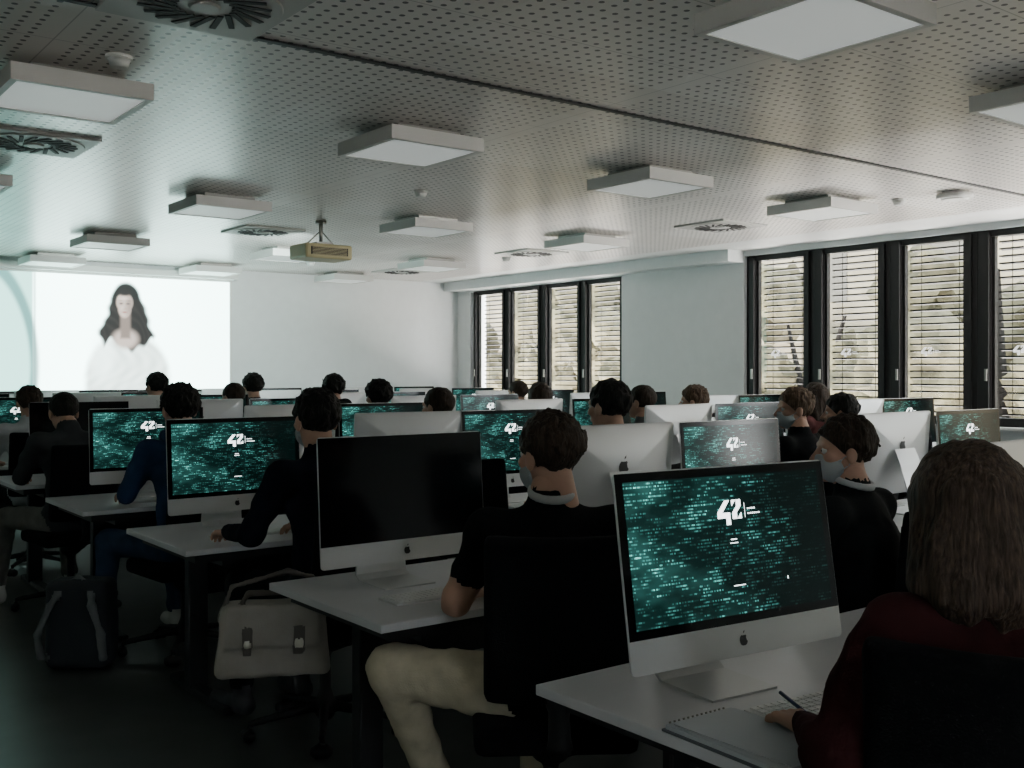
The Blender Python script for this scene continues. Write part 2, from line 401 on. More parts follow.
nx,nz=300,124; x0,x1,z0,z1=2.05,5.49,1.22,2.63
xs=np.linspace(x0,x1,nx); zs=np.linspace(z0,z1,nz); XX,ZZ=np.meshgrid(xs,zs,indexing='ij')
cc=scol(XX,ZZ)
vv=np.stack([XX,np.full_like(XX,WY-0.045),ZZ],-1).reshape(-1,3)
ii=np.arange(nx*nz).reshape(nx,nz); ff=np.stack([ii[:-1,:-1],ii[1:,:-1],ii[1:,1:],ii[:-1,1:]],-1).reshape(-1,4)
me=bpy.data.meshes.new('projected_picture'); me.from_pydata(vv.tolist(),[],ff.tolist())
ca=me.color_attributes.new('Col','FLOAT_COLOR','POINT'); ca.data.foreach_set('color',np.concatenate([cc.reshape(-1,3),np.ones((nx*nz,1))],1).ravel())
M_pic=bpy.data.materials.new('projected_picture'); M_pic.use_nodes=True; nt=M_pic.node_tree; pb=nt.nodes['Principled BSDF']
pb.inputs['Base Color'].default_value=(0.03,0.03,0.03,1); pb.inputs['Specular IOR Level'].default_value=0.1; at=nt.nodes.new('ShaderNodeAttribute'); at.attribute_name='Col'
nt.links.new(at.outputs['Color'],pb.inputs['Emission Color']); pb.inputs['Emission Strength'].default_value=6.5
me.materials.append(M_pic)
e=empty('projection_screen')
inst('projected_picture',me,(0,0,0),0,e)
b=MB(); b.box(((x0+x1)/2,WY-0.03,(z0+z1)/2),(x1-x0+0.08,0.02,z1-z0+0.08),M_white)
b.box(((x0+x1)/2,WY-0.06,z1+0.075),(x1-x0+0.2,0.1,0.08),M_white,bevel=0.01)
b.box(((x0+x1)/2,WY-0.045,z0-0.02),(x1-x0+0.06,0.03,0.025),M_black)
b.obj('screen_housing',e)

# ---- ceiling lamps
b=MB(); s=0.6
for sx,sy,dx,dy in ((0,1,s,.03),(0,-1,s,.03),(1,0,.03,s-.06),(-1,0,.03,s-.06)):
    b.box((sx*(s/2-.015),sy*(s/2-.015),-0.0),(dx,dy,0.075),M_lampcase)
b.box((0,0,0.025),(s-.06,s-.06,0.02),M_lampcase)
b.box((0,0,-0.022),(s-.06,s-.06,0.02),M_lampdiff)
b.box((0,0,0.055),(s-.2,s-.2,0.04),M_rod)
lampme=b.mesh('ceiling_lamp')
for x in (1.3,3.15,5.05,6.95):
    for y in (-0.4,2.33,5.06,7.85,10.68,12.9): inst('ceiling_lamp',lampme,(x,y,H-0.075))
# ---- swirl diffusers
M_ventw=mat('vent_plate',(0.45,0.45,0.43),0.5)
b=MB(); b.box((0,0,-0.008),(0.6,0.6,0.016),M_ventw)
b.cyl((0,0,-0.022),(0,0,-0.014),0.275,0.28,M_ventw,48)
for i in range(20):
    a=i*math.tau/20; R=Matrix.Rotation(a,4,'Z')@Matrix.Translation((0.165,0,0))@Matrix.Rotation(0.45,4,'Z')
    b.box((0,0,0),(0.15,0.022,0.006),M_ventdark,rot=Matrix.Translation((0,0,-0.0235))@R)
b.cyl((0,0,-0.03),(0,0,-0.02),0.05,0.06,M_ventw,24)
vent=b.mesh('air_diffuser')
for x,y in ((1.42,3.68),(1.5,6.55),(7.4,6.5),(7.4,9.3),(7.4,12.1),(1.5,9.3),(4.2,9.4),(7.4,1.0)): inst('air_diffuser',vent,(x,y,H))
b=MB(); b.cyl((0,0,-0.015),(0,0,0),0.055,0.055,M_white,24); b.cyl((0,0,-0.05),(0,0,-0.015),0.035,0.048,M_white,24)
sd=b.mesh('smoke_detector')
for x,y in ((1.38,4.55),(7.38,4.66),(4.2,6.6),(7.5,9.9),(5.9,11.8)): inst('smoke_detector',sd,(x,y,H))
b=MB(); b.cyl((0,0,-0.02),(0,0,0),0.09,0.09,M_lampcase,32); b.cyl((0,0,-0.05),(0,0,-0.02),0.13,0.13,M_white,32); b.cyl((0,0,-0.06),(0,0,-0.05),0.08,0.1,M_white,32)
b.obj('wireless_access_point',loc=(7.42,4.22,H))
# ---- projector
b=MB(); b.box((0,0,0),(0.46,0.34,0.13),M_proj,bevel=0.02)
b.box((0,-0.172,0.0),(0.36,0.006,0.07),M_ventdark)
for i in range(6): b.box((0,-0.176,-0.03+i*0.012),(0.34,0.004,0.004),M_proj)
b.cyl((0.1,0.16,0),(0.1,0.2,0),0.05,0.05,M_black,24); b.cyl((0.1,0.195,0),(0.1,0.203,0),0.04,0.04,M_lens,24)
b.box((0,0,0.08),(0.16,0.16,0.02),M_rod); b.cyl((0,0,0.08),(0,0,0.28),0.018,0.018,M_rod); b.cyl((0,0,0.26),(0,0,0.285),0.05,0.05,M_rod,24)
b.cyl((-0.14,0,0.07),(0,0,0.2),0.006,0.006,M_rod,8); b.cyl((0.14,0,0.07),(0,0,0.2),0.006,0.006,M_rod,8)
b.obj('ceiling_projector',loc=(4.35,8.5,H-0.285))

# ---------------------------------------------------------------- computers
def build_computer(name,on,tdeg=4):
    b=MB(); W=0.65; Z0,Z1=0.088,0.516; tilt=math.radians(tdeg)
    def P(x,y,z):
        zc=0.3; c,s=math.cos(tilt),math.sin(tilt)
        yy=y; zz=z-zc; return (x, -0.07+yy*c+zz*s, zc-yy*s+zz*c)
    r=0.012
    out=[]
    for cx,cz,a0 in ((W/2-r,Z1-r,0),(-W/2+r,Z1-r,90),(-W/2+r,Z0+r,180),(W/2-r,Z0+r,270)):
        for k in range(4):
            a=math.radians(a0+k*30); out.append((cx+r*math.cos(a),cz+r*math.sin(a)))
    n=len(out); zc=(Z0+Z1)/2
    i=b.mi(M_alu)
    def ring(sc,y): return [b.bm.verts.new(P(x*sc,y,zc+(z-zc)*sc)) for x,z in out]
    rings=[ring(1,0),ring(1,0.006),ring(0.97,0.010),ring(0.86,0.020),ring(0.7,0.034),ring(0.5,0.046),ring(0.3,0.052),ring(0.12,0.054)]
    for A,B in zip(rings,rings[1:]):
        for k in range(n):
            f=b.bm.faces.new((A[k],B[k],B[(k+1)%n],A[(k+1)%n])); f.material_index=i; f.smooth=True
    b.bm.faces.new(rings[-1][::-1]).material_index=i
    b.bm.faces.new(rings[0]).material_index=i
    zb=Z0+0.072; e=0.0006
    def rect(xa,xb,za,zb_,y,m,uv=False):
        b.poly([P(xa,y,za),P(xb,y,za),P(xb,y,zb_),P(xa,y,zb_)],m,[(0,0),(1,0),(1,1),(0,1)] if uv else None)
    rect(-W/2+.001,W/2-.001,zb,Z1-.003,-e,M_glassblack)
    bz=0.022
    rect(-W/2+bz,W/2-bz,zb+bz*0.9,Z1-bz,-2*e,M_screen if on else M_glassblack,True)
    def mark(cx,cz,s,y,flip):
        pts=[]
        for k in range(24):
            a=math.tau*k/24; rr=s*(1-0.10*abs(math.sin(a))**8)*(1.0 if not (abs(a-0.25)<0.5) else 0.72)
            pts.append((cx+(-1 if flip else 1)*rr*0.92*math.cos(a),cz+rr*math.sin(a)-(0.12*s if abs(a-math.pi/2)<0.3 else 0)))
        b.poly([P(x,y,z) for x,z in pts],M_logo)
        lx=[(0,1.08),(0.32,1.25),(0.38,1.6),(0.08,1.42)]
        b.poly([P(cx+(-1 if flip else 1)*x*s,y,cz+z*s) for x,z in lx],M_logo)
    mark(0,Z0+0.034,0.0135,-2*e,False)
    mark(0,zc+0.045,0.030,0.0555,True)
    if on:
        sw=W-2*bz; x_=-W/2+bz; zt=Z1-bz; sh=zt-(zb+bz*.9)
        ux=(1,0,0); uz=Vector(P(0,0,1))-Vector(P(0,0,0))
        logo(b,M_logoW,P(x_+sw*0.435,-4*e,zt-sh*0.36),ux,uz,0.056)
        for (u,v,w,h) in ((0.49,0.47,0.03,0.005),(0.485,0.495,0.04,0.004),(0.48,0.80,0.06,0.004),(0.765,0.80,0.005,0.014)):
            xa=x_+sw*u; za=zt-sh*v; rect(xa,xa+sw*w,za,za+sh*h*1.6,-4*e,M_logoW)
    prof=[(-0.105,0.0,0.005),(0.03,0.0,0.006),(0.075,0.004,0.008),(0.098,0.02,0.009),(0.098,0.05,0.009),(0.075,0.13,0.009),(0.035,0.24,0.009),(0.0,0.32,0.009)]
    hw=[0.10,0.10,0.10,0.10,0.098,0.095,0.092,0.09]
    secs=[]
    for (y,z,t),w in zip(prof,hw):
        if y<0.05: o=(0,t)
        else: o=(-t,t*0.4)
        secs.append([b.bm.verts.new(q) for q in ((-w,y,z),(w,y,z),(w,y+o[0],z+o[1]),(-w,y+o[0],z+o[1]))])
    for A,B in zip(secs,secs[1:]):
        for k in range(4):
            f=b.bm.faces.new((A[k],A[(k+1)%4],B[(k+1)%4],B[k])); f.material_index=i
    b.bm.faces.new(secs[0][::-1]).material_index=i; b.bm.faces.new(secs[-1]).material_index=i
    b.cyl((0,0.093,0.075),(0,0.105,0.079),0.02,0.02,M_logo,20)
    bmesh.ops.recalc_face_normals(b.bm,faces=b.bm.faces)
    return b.mesh(name)
C_on=build_computer('desktop_computer_on',True); C_off=build_computer('desktop_computer_off',False); C_tilt=build_computer('desktop_computer_tilted',True,9)
b=MB(); b.box((0,0,0.004),(0.42,0.115,0.008),M_alu,bevel=0.002)
for r_ in range(5):
    nk=20
    for k in range(nk):
        if r_==0 and 5<=k<=9:
            if k==5: b.box((-0.2+0.02*7+0.01,-0.045,0.010),(0.096,0.016,0.005),M_key)
            continue
        b.box((-0.19+0.02*k,-0.045+0.0215*r_,0.010),(0.0168,0.0175,0.005),M_key)
KB=b.mesh('keyboard')
MOUSE=sdf_mesh('computer_mouse',[(ell((0,0,0.006),(0.03,0.056,0.024)),0)],[M_white],(-.05,-.07,.002),(.05,.07,.05),0.004)

DZ=0.73
MODS=[(1.53,3.26),(3.27,5.22),(5.23,7.18),(7.19,8.6)]
ROWS=[1.59,3.06,4.62,6.10,7.60,9.10,10.6,12.0]
def desk(x0,x1,ys):
    y0,y1=ys-0.44,ys+0.32; cx,cy=(x0+x1)/2,(y0+y1)/2; w=x1-x0
    b=MB(); b.box((0,0,DZ-0.0125),(w-.004,y1-y0,0.025),M_desk,bevel=0.003)
    b.box((0,0,DZ-0.045),(w-.12,y1-y0-.1,0.04),M_deskedge)
    for s in (-1,1):
        x=s*(w/2-0.22)
        b.box((x,0.08,0.36),(0.09,0.06,0.66),M_deskedge,bevel=0.006)
        b.box((x,0,0.025),(0.07,0.66,0.035),M_deskedge,bevel=0.008)
        b.box((x,0,DZ-0.08),(0.06,0.6,0.03),M_deskedge)
    b.box((0,0.20,0.55),(w-0.5,0.02,0.26),M_deskedge)
    b.obj('office_desk',loc=(cx,cy,0))
for ri,ys in enumerate(ROWS):
    for mi_,(a,c) in enumerate(MODS):
        desk(a,c,ys)
def computer(x,ys,back=False,on=True,rz=0,kb=True,me=None):
    me=me or (C_on if on else C_off)
    if back: inst('desktop_computer',me,(x,ys,DZ),math.pi+rz)
    else: inst('desktop_computer',me,(x,ys+0.07,DZ),rz)
    s=-1 if not back else 1
    if kb:
        inst('keyboard',KB,(x+0.02,ys+s*0.2,DZ),0 if not back else math.pi)
        inst('computer_mouse',MOUSE,(x-s*0.29,ys+s*0.22,DZ),0)
cols=[(1.9,0),(2.92,1),(3.57,0),(4.9,1),(5.55,0),(6.85,1),(7.5,0)]
off={(1,0),(4,0)}
FIX={(1,0):(1.885,0),(2,0):(1.93,.03),(3,0):(2.02,-.05),(4,0):(2.05,-.1),(5,0):(1.95,0)}
for ri,ys in enumerate(ROWS):
    for ci,(x,bk) in enumerate(cols):
        if ri==0 and ci==0: computer(1.865,ys,False,True,math.radians(-5),False,C_tilt); continue
        if ri==0 and ci==1: computer(3.22,ys,True,True,0.05,False); continue
        if ri==0: continue
        jx=random.uniform(-.04,.04) if ri>1 else 0
        jr=math.radians(random.uniform(-5,5)) if ri>1 else 0
        if (ri,ci) in FIX: (x,jr),jx=FIX[(ri,ci)],0
        computer(x+jx,ys,bool(bk),(ri,ci) not in off,jr,True)
inst('keyboard',KB,(1.96,1.40,DZ),math.radians(-6)); 

# ---------------------------------------------------------------- chair
pr=[(rbox((0,0.01,0.445),(0.20,0.19,0.012),0.028),0),
    (rbox((0,-0.26,0.79),(0.180,0.006,0.21),0.022,curve=0.9,tilt=0.12),0),
    (cap((0,-0.16,0.40),(0,-0.27,0.46),0.02,0.02,1.6),1),(cap((0,-0.27,0.46),(0,-0.25,0.66),0.02,0.018,1.6),1),
    (cap((0,0.0,0.36),(0,-0.16,0.40),0.045,0.022,1.4),1),(cap((0,0,0.11),(0,0,0.38),0.024,0.022),1),(cap((0,0,0.085),(0,0,0.14),0.042,0.035),1)]
for i in range(5):
    a=math.tau*i/5+0.3; c,s_=math.cos(a),math.sin(a)
    pr.append((cap((0.03*c,0.03*s_,0.11),(0.30*c,0.30*s_,0.075),0.022,0.014),1))
    for q in (-0.018,0.018):
        cx,cy=0.31*c-q*s_,0.31*s_+q*c
        pr.append((cap((cx,cy,0.029),(cx+0.001,cy,0.029),0.027,0.027,),1))
CHAIR=sdf_mesh('office_chair',pr,[M_blackfab,M_black],(-.38,-.4,-0.02),(.38,.4,1.08),0.0125,k=0.012)
def chair(x,y,rz=0,e=None): return inst('office_chair',CHAIR,(x,y,0),rz)

# ---------------------------------------------------------------- people
def hair_mat(name,c):
    m=mat(name,c,0.65,spec=0.2); nt=m.node_tree; b=nt.nodes['Principled BSDF']
    tc=nt.nodes.new('ShaderNodeTexCoord'); mp=nt.nodes.new('ShaderNodeMapping'); mp.inputs['Scale'].default_value=(80,80,7)
    n=nt.nodes.new('ShaderNodeTexNoise'); n.inputs['Scale'].default_value=2; n.inputs['Detail'].default_value=5
    nt.links.new(tc.outputs['Object'],mp.inputs[0]); nt.links.new(mp.outputs[0],n.inputs['Vector'])
    bp=nt.nodes.new('ShaderNodeBump'); bp.inputs['Strength'].default_value=1.0; bp.inputs['Distance'].default_value=0.008
    nt.links.new(n.outputs['Fac'],bp.inputs['Height']); nt.links.new(bp.outputs['Normal'],b.inputs['Normal'])
    r=nt.nodes.new('ShaderNodeValToRGB'); r.color_ramp.elements[0].position=.35; r.color_ramp.elements[1].position=.7
    r.color_ramp.elements[0].color=(*[x*0.45 for x in c],1); r.color_ramp.elements[1].color=(*[min(1,x*1.7) for x in c],1)
    nt.links.new(n.outputs['Fac'],r.inputs['Fac']); nt.links.new(r.outputs['Color'],b.inputs['Base Color'])
    return m
HM={'black':hair_mat('hair_black',(0.009,0.008,0.007)),'brown':hair_mat('hair_brown',(0.028,0.018,0.012)),'light':hair_mat('hair_light_brown',(0.10,0.064,0.040)),'auburn':hair_mat('hair_auburn',(0.050,0.034,0.025))}
M_skin=mat('skin',(0.42,0.25,0.18),0.55,spec=.3,var=0.06,vscale=20); M_eye=mat('eyeball',(0.6,0.6,0.58),0.2); M_iris=mat('iris',(0.03,0.02,0.01),0.2); M_lip=mat('lips',(0.36,0.15,0.12),0.45)
M_mask=mat('surgical_mask',(0.30,0.34,0.36),0.8); M_sole=mat('shoe_white',(0.55,0.55,0.52),0.6); M_shoeb=mat('shoe_dark',(0.03,0.03,0.035),0.6); M_collar=mat('shirt_collar',(0.45,0.47,0.48),0.8)
FM={}
def fab(c):
    if c not in FM: FM[c]=mat('fabric_%d'%len(FM),c,0.95,spec=0.1,bump=0.35,bscale=180,var=0.15,vscale=14)
    return FM[c]
def head_meshes(P):
    res=P.get('hres',0.0065)
    pr=[(ell((0,-.008,.028),(.077,.095,.088)),0),(ell((0,.022,-.04),(.060,.070,.078)),0),(ell((0,.066,-.093),(.026,.022,.02)),0),
        (cap((0,.090,.006),(0,.113,-.032),.007,.012),0),(cap((-.015,.096,-.036),(.015,.096,-.036),.007,.007),0),
        (cap((-.036,.078,.020),(.036,.078,.020),.012,.012),0),(ell((-.042,.062,-.022),(.022,.022,.02)),0),(ell((.042,.062,-.022),(.022,.022,.02)),0),
        (cap((-.018,.088,-.062),(.018,.088,-.062),.0075,.0075),1),
        (ell((-.081,-.004,-.012),(.010,.02,.032)),0),(ell((.081,-.004,-.012),(.010,.02,.032)),0),
        (cap((0,-.012,-.06),(0,-.04,-.17),.058,.060),0)]
    def post(P_,d):
        for sx in (-1,1): d=np.maximum(d,-(np.sqrt(((P_-np.array([sx*.031,.094,.002]))**2).sum(1))-.014))
        return d
    R=Matrix.Translation(P['head'])@Matrix.Rotation(P.get('hyaw',0),4,'Z')@Matrix.Rotation(P.get('hpitch',0),4,'X')@Matrix.Rotation(P.get('hroll',0),4,'Y')
    parts=[('head',sdf_mesh('head',pr,[M_skin,M_lip],(-.11,-.13,-.18),(.11,.14,.14),res,k=.012,post=post,xf=R))]
    b=MB()
    for sx in (-1,1):
        for rr,cc_,mm in ((.0125,(sx*.031,.078,.002),M_eye),(.006,(sx*.031,.0856,.002),M_iris)):
            r=bmesh.ops.create_uvsphere(b.bm,u_segments=14,v_segments=8,radius=rr); i=b.mi(mm)
            for v in r['verts']: v.co+=Vector(cc_)
            for f in {f for v in r['verts'] for f in v.link_faces}: f.material_index=i; f.smooth=True
    me=b.mesh('eyes'); me.transform(R); parts.append(('eyes',me))
    st=P.get('style','short'); hm=HM[P.get('hair','black')]; sd_=P.get('seed',1)
    amp={'short':.004,'curly':.011,'long':.006,'messy':.0085}[st]; fr={'short':85,'curly':95,'long':46,'messy':72}[st]
    ex={'short':.009,'curly':.020,'long':.012,'messy':.015}[st]
    hp=[(ell((0,-.014,.034),(.077+ex,.093+ex,.084+ex)),0)]
    if st=='long':
        L=P.get('hlen',.17)
        hp+=[(cap((0,-.05,.02),(0,-.095,-L),.083,.062,1.15),0)]
        for s in (-1,1): hp+=[(cap((s*.060,-.01,.02),(s*.095,-.03,-L+.02),.042,.040),0),(cap((s*.066,-.06,-.05),(s*.092,-.09,-L-.01),.042,.036),0)]
    def hpost(P_,d):
        lim=-.055+.95*(P_[:,1]+.03)
        if st=='long': lim=np.where(P_[:,1]<.035,-1.0,.045)
        cut=(lim-P_[:,2])/1.4
        q=P_*np.array([1.0,1.0,.3]) if st=='long' else P_*np.array([1,1,.7])
        if st!='long': d=d+np.clip((.01-P_[:,2])/.09,0,1)*ex*.8
        d=d+amp*noise(q,fr,sd_)+amp*.6*noise(q,fr*2.3,sd_+3)
        if st=='long': d=d+np.clip((-.12-P_[:,2])/.12,0,1)*(.006+.012*np.sin(P_[:,0]*90+P_[:,1]*70))
        d=np.maximum(d,cut)
        if st!='long':
            d=np.maximum(d,(-.10+0*d)-P_[:,2])
            d=np.maximum(d,-(np.sqrt((((np.abs(P_[:,0])-.09)/.03)**2+((P_[:,1]-.0)/.022)**2+((P_[:,2]+.02)/.035)**2))-1)*.02)
        return d
    parts.append(('hair',sdf_mesh('hair',hp,[hm],(-.17,-.19,-.30),(.17,.15,.19),res*0.95,k=.03,post=hpost,xf=R)))
    if P.get('mask'):
        mp2=[(ell((0,.040,-.055),(.063,.068,.060)),0),(ell((0,.09,-.03),(.02,.024,.025)),0)]
        for sx in (-1,1): mp2+= [(cap((sx*.062,.03,-.03),(sx*.086,-.01,.005),.003,.003),0),(cap((sx*.062,.03,-.07),(sx*.086,-.01,-.03),.003,.003),0)]
        def mpost(P_,d): 
            return np.where(np.abs(P_[:,0])<.062,np.maximum(d,np.maximum(.015-P_[:,1],P_[:,2]+.012)),d)
        parts.append(('face_mask',sdf_mesh('face_mask',mp2,[M_mask],(-.1,-.04,-.14),(.1,.13,.04),.0055,k=.01,post=mpost,xf=R)))
    return parts
def hand_mesh(w,f,n,s,curl=0.35,res=.0055):
    w,f,n,s=[np.array(Vector(v).normalized() if i else Vector(v)) for i,v in enumerate((w,f,n,s))]
    f=f/np.linalg.norm(f)
    pr=[(cap(w-f*.05,w+f*.01,.026,.024),0)]
    for k,(so,L) in enumerate(((.028,.072),(.010,.082),(-.009,.075),(-.027,.058))):
        kn=w+f*(.088-.004*abs(k-1))+s*so
        pr.append((cap(w+f*.01+s*so*.5,kn,.016,.011),0))
        a1=kn+(f*math.cos(curl)-n*math.sin(curl))*L*.45+s*so*.12
        a2=a1+(f*math.cos(curl*2.2)-n*math.sin(curl*2.2))*L*.32
        a3=a2+(f*math.cos(curl*3.2)-n*math.sin(curl*3.2))*L*.24
        pr+=[(cap(kn,a1,.0098,.0088),0),(cap(a1,a2,.0088,.008),0),(cap(a2,a3,.008,.0065),0)]
    t0=w+f*.022+s*.018; t1=w+f*.055+s*.046-n*.006; t2=w+f*.088+s*.050-n*.012
    pr+=[(cap(t0,t1,.014,.011),0),(cap(t1,t2,.0105,.008),0)]
    pts=[w-f*.05]+[w+f*.2+s*.06,w+f*.2-s*.06,w+s*.07,w-s*.05]
    A=np.array(pts); lo=A.min(0)-.05; hi=A.max(0)+.05
    return sdf_mesh('hand',pr,[M_skin],lo,hi,res,k=.006)
def body(P):
    J=dict(pel=(0,-.02,.555),wai=(0,-.03,.72),che=(0,.0,.90),upp=(0,.02,1.00),neck=(0,.03,1.10),head=(0,.065,1.235),
        shL=(-.185,.02,1.025),shR=(.185,.02,1.025),elL=(-.25,.13,.81),elR=(.25,.13,.81),wrL=(-.17,.36,.775),wrR=(.17,.36,.775),
        hpL=(-.09,.0,.545),hpR=(.09,.0,.545),knL=(-.13,.42,.54),knR=(.13,.42,.54),anL=(-.14,.40,.10),anR=(.14,.40,.10),toL=(-.16,.56,.045),toR=(.16,.56,.045))
    J.update(P.get('J',{})); P['head']=J['head']; J={k:np.array(v,float) for k,v in J.items()}
    bw=P.get('bw',1.0); sl=P.get('sleeve','long'); SH,SK,PA,SO=0,1,2,3; aw=P.get('aw',1.0); lw=P.get('lw',1.0)
    pr=[(cap(J['pel'],J['wai'],.118*bw,.108*bw,1.38),SH),(cap(J['pel']+(0,.01,-.0),J['pel']+(0,.03,-.02),.115,.11,1.4),PA),
        (cap(J['wai'],J['che'],.108*bw,.118*bw,1.32),SH),(cap(J['che'],J['upp'],.118*bw,.098,1.38),SH),
        (cap(J['shL'],J['shR'],.058*aw,.058*aw),SH),(cap(J['upp'],J['neck'],.085,.058,1.15),SH),(cap(J['neck'],J['neck']+(J['head']-J['neck'])*.4,.054,.054),SK)]
    for s in 'LR':
        sh,el,wr,hp,kn,an,to=[J[k+s] for k in ('sh','el','wr','hp','kn','an','to')]
        mid=(sh+el)/2
        pr+=[(cap(sh,mid,.060*aw,.055*aw),SH),(cap(mid,el,.052*aw if sl=='long' else .044,.046*aw if sl=='long' else .040),SH if sl=='long' else SK),
             (cap(el,wr-(wr-el)*.04,.045*aw if sl=='long' else .039,.034 if sl=='long' else .026),SH if sl=='long' else SK)]
        pr+=[(cap(hp,kn,.088*lw,.066*lw),PA),(cap(kn,an+(kn-an)*.12,.063*lw,.047*lw),PA),
             (cap(an+(0,-.01,-.02),an+(0,0,.06),.036,.036),SO),(cap(an+np.array([0,-.03,-.052]),to,.040,.034,1,1,1),SO)]
    A=np.stack(list(J.values())); lo=A.min(0)-.17; hi=A.max(0)+.15; lo[2]=max(lo[2],-.01)
    sd_=P.get('seed',1); fo=P.get('fold',1.0)
    def post(Q,d): 
        m=np.clip((1.06-Q[:,2])/.05,0,1)*fo
        return d+m*(.0065*noise(Q*np.array([1,1,1.6]),20,sd_)+.004*noise(Q,47,sd_+2))
    m4=[fab(P['shirt']),M_skin,fab(P['pants']),P.get('shoe',M_shoeb)]
    parts=[('body',sdf_mesh('body',pr,m4,lo,hi,P.get('res',.0145),k=.032,post=post))]
    parts+=head_meshes(P)
    if P.get('collar'):
        nk=J['neck']; parts.append(('collar',sdf_mesh('collar',[(torus(nk+np.array([0,-.004,.026]),.064,.008,1.0,.25),0)],[M_collar if P['collar']==1 else m4[0]],nk-.11,nk+.12,.0055,k=.005)))
    for s,sg in (('L',1),('R',-1)):
        el,wr=Vector(J['el'+s]),Vector(J['wr'+s]); f=(wr-el).normalized(); f=Vector((f.x,f.y,max(f.z,-.1))).normalized()
        if P.get('hf'+s): f=Vector(P['hf'+s]).normalized()
        n=Vector((0,0,1)); n=(n-f*n.dot(f)).normalized(); sd=f.cross(n)*sg
        parts.append(('hand_'+s.lower(),hand_mesh(wr,f,n,sd,P.get('curl',.3),P.get('handres',.006))))
    if P.get('hood'):
        parts.append(('hood',sdf_mesh('hood',[(cap((-.07,-.03,1.10),(.07,-.03,1.10),.05,.05),0),(ell((0,-.10,1.06),(.10,.045,.07)),0),(cap((-.09,.03,1.10),(-.07,-.03,1.10),.035,.05),0),(cap((.09,.03,1.10),(.07,-.03,1.10),.035,.05),0)],[m4[0]],(-.2,-.2,.9),(.2,.15,1.22),.011,k=.03)))
    return parts
def place(name,parts,loc,yaw=0,s=1.0,ch=True,chyaw=None):
    e=empty(name,(loc[0],loc[1],0),yaw); e.scale=(s,s,s)
    for n,me in parts: inst(n,me,(0,0,0),0,e)
    if ch: chair(loc[0]+0.0,loc[1],yaw if chyaw is None else chyaw)
    return e
DK=(0.007,0.008,0.009); NAVY=(0.007,0.009,0.016); BEIGE=(0.52,0.47,0.35); JEAN=(0.03,0.05,0.09)
tee=body(dict(shirt=(0.007,0.007,0.008),pants=BEIGE,sleeve='short',hair='brown',style='messy',mask=True,hyaw=.55,hpitch=-.05,res=.012,handres=.005,hres=.0055,shoe=M_sole,seed=2,collar=1,bw=1.03,aw=1.05,lw=1.15,fold=1.2,
   J=dict(head=(-.0,.02,1.235),neck=(0,-.01,1.10),upp=(0,-.02,1.0),che=(0,-.04,.9),shL=(-.19,-.03,1.02),shR=(.19,-.03,1.02),
     elL=(-.28,.02,.80),wrL=(-.21,.27,.775),elR=(.25,.10,.80),wrR=(.14,.33,.775),knL=(-.46,.17,.57),anL=(-.30,.34,.12),toL=(-.29,.48,.05),knR=(.02,.44,.54),anR=(.02,.34,.10),toR=(.03,.48,.05))))
place('seated_man',tee,(1.95,2.36),-.5,.985,True,-.60)
wom=body(dict(shirt=(0.034,0.010,0.011),pants=JEAN,hair='auburn',style='long',hyaw=-.05,hpitch=-.10,res=.011,handres=.0045,hres=.005,seed=5,bw=1.08,aw=1.25,curl=.42,hlen=.145,hfL=(.05,1,-.05),fold=1.6,
   J=dict(head=(-.035,.06,1.22),neck=(-.02,.03,1.08),shL=(-.19,.02,1.0),shR=(.19,.02,1.0),elL=(-.32,.02,.80),wrL=(-.25,.24,.775),elR=(.25,.14,.80),wrR=(.02,.33,.775))))
place('seated_woman',wom,(1.84,0.96),-0.40,.99,True,-1.12)
m3=body(dict(shirt=DK,pants=DK,hair='brown',style='messy',mask=True,hyaw=.75,res=.014,seed=7,hres=.006,bw=1.1,collar=1))
place('seated_man',m3,(3.13,2.12),0.15,.96)
m4_=body(dict(shirt=NAVY,pants=DK,hair='black',style='messy',mask=True,hyaw=-.1,res=.014,seed=9,hres=.006,
   J=dict(elL=(-.26,.12,.80),wrL=(-.22,.36,.775))))
place('seated_man',m4_,(1.98,3.83),0.12,1.02)
m5=body(dict(shirt=(0.02,0.045,0.10),pants=JEAN,hair='black',style='curly',res=.015,seed=11,bw=1.02,hood=True,shoe=M_sole,J=dict(knL=(-.24,.38,.54),anL=(-.30,.30,.10),toL=(-.34,.44,.045))))
place('seated_man',m5,(1.97,5.38),0.1,1.02)
m6=body(dict(shirt=(0.04,0.043,0.046),pants=(0.12,0.12,0.11),hair='black',style='short',hpitch=-.2,res=.015,seed=13,shoe=M_sole,
   J=dict(head=(0,.12,1.20),upp=(0,.05,.99),knL=(-.26,.36,.54),anL=(-.30,.40,.10),toL=(-.34,.54,.045))))
place('seated_man',m6,(1.77,6.80),0.1,1.0)
m7=body(dict(shirt=(0.45,0.47,0.48),pants=DK,hair='brown',style='messy',res=.016,seed=15))
place('seated_man',m7,(1.88,8.28),0.0,.99)
m8=body(dict(shirt=DK,pants=DK,hair='black',style='messy',res=.016,seed=17,hyaw=.1,hood=True))
m9=body(dict(shirt=(0.12,0.125,0.13),pants=JEAN,hair='brown',style='short',res=.017,seed=19,hyaw=.3))
m10=body(dict(shirt=DK,pants=JEAN,hair='light',style='messy',res=.017,seed=21,mask=True,hyaw=.9))
m11=body(dict(shirt=(0.03,0.03,0.04),pants=DK,hair='black',style='curly',res=.017,seed=23))
w2=body(dict(shirt=(0.08,0.03,0.03),pants=DK,hair='brown',style='long',res=.017,seed=25))
place('seated_man',m8,(3.50,3.72),0.05,1.04)
place('seated_man',m10,(5.05,3.80),0.1,1.0)
place('seated_man',m8,(5.62,3.88),0.5,.97)
place('seated_man',m9,(3.55,5.32),0,1.0)
place('seated_man',m9,(5.25,5.28),0,1.0)
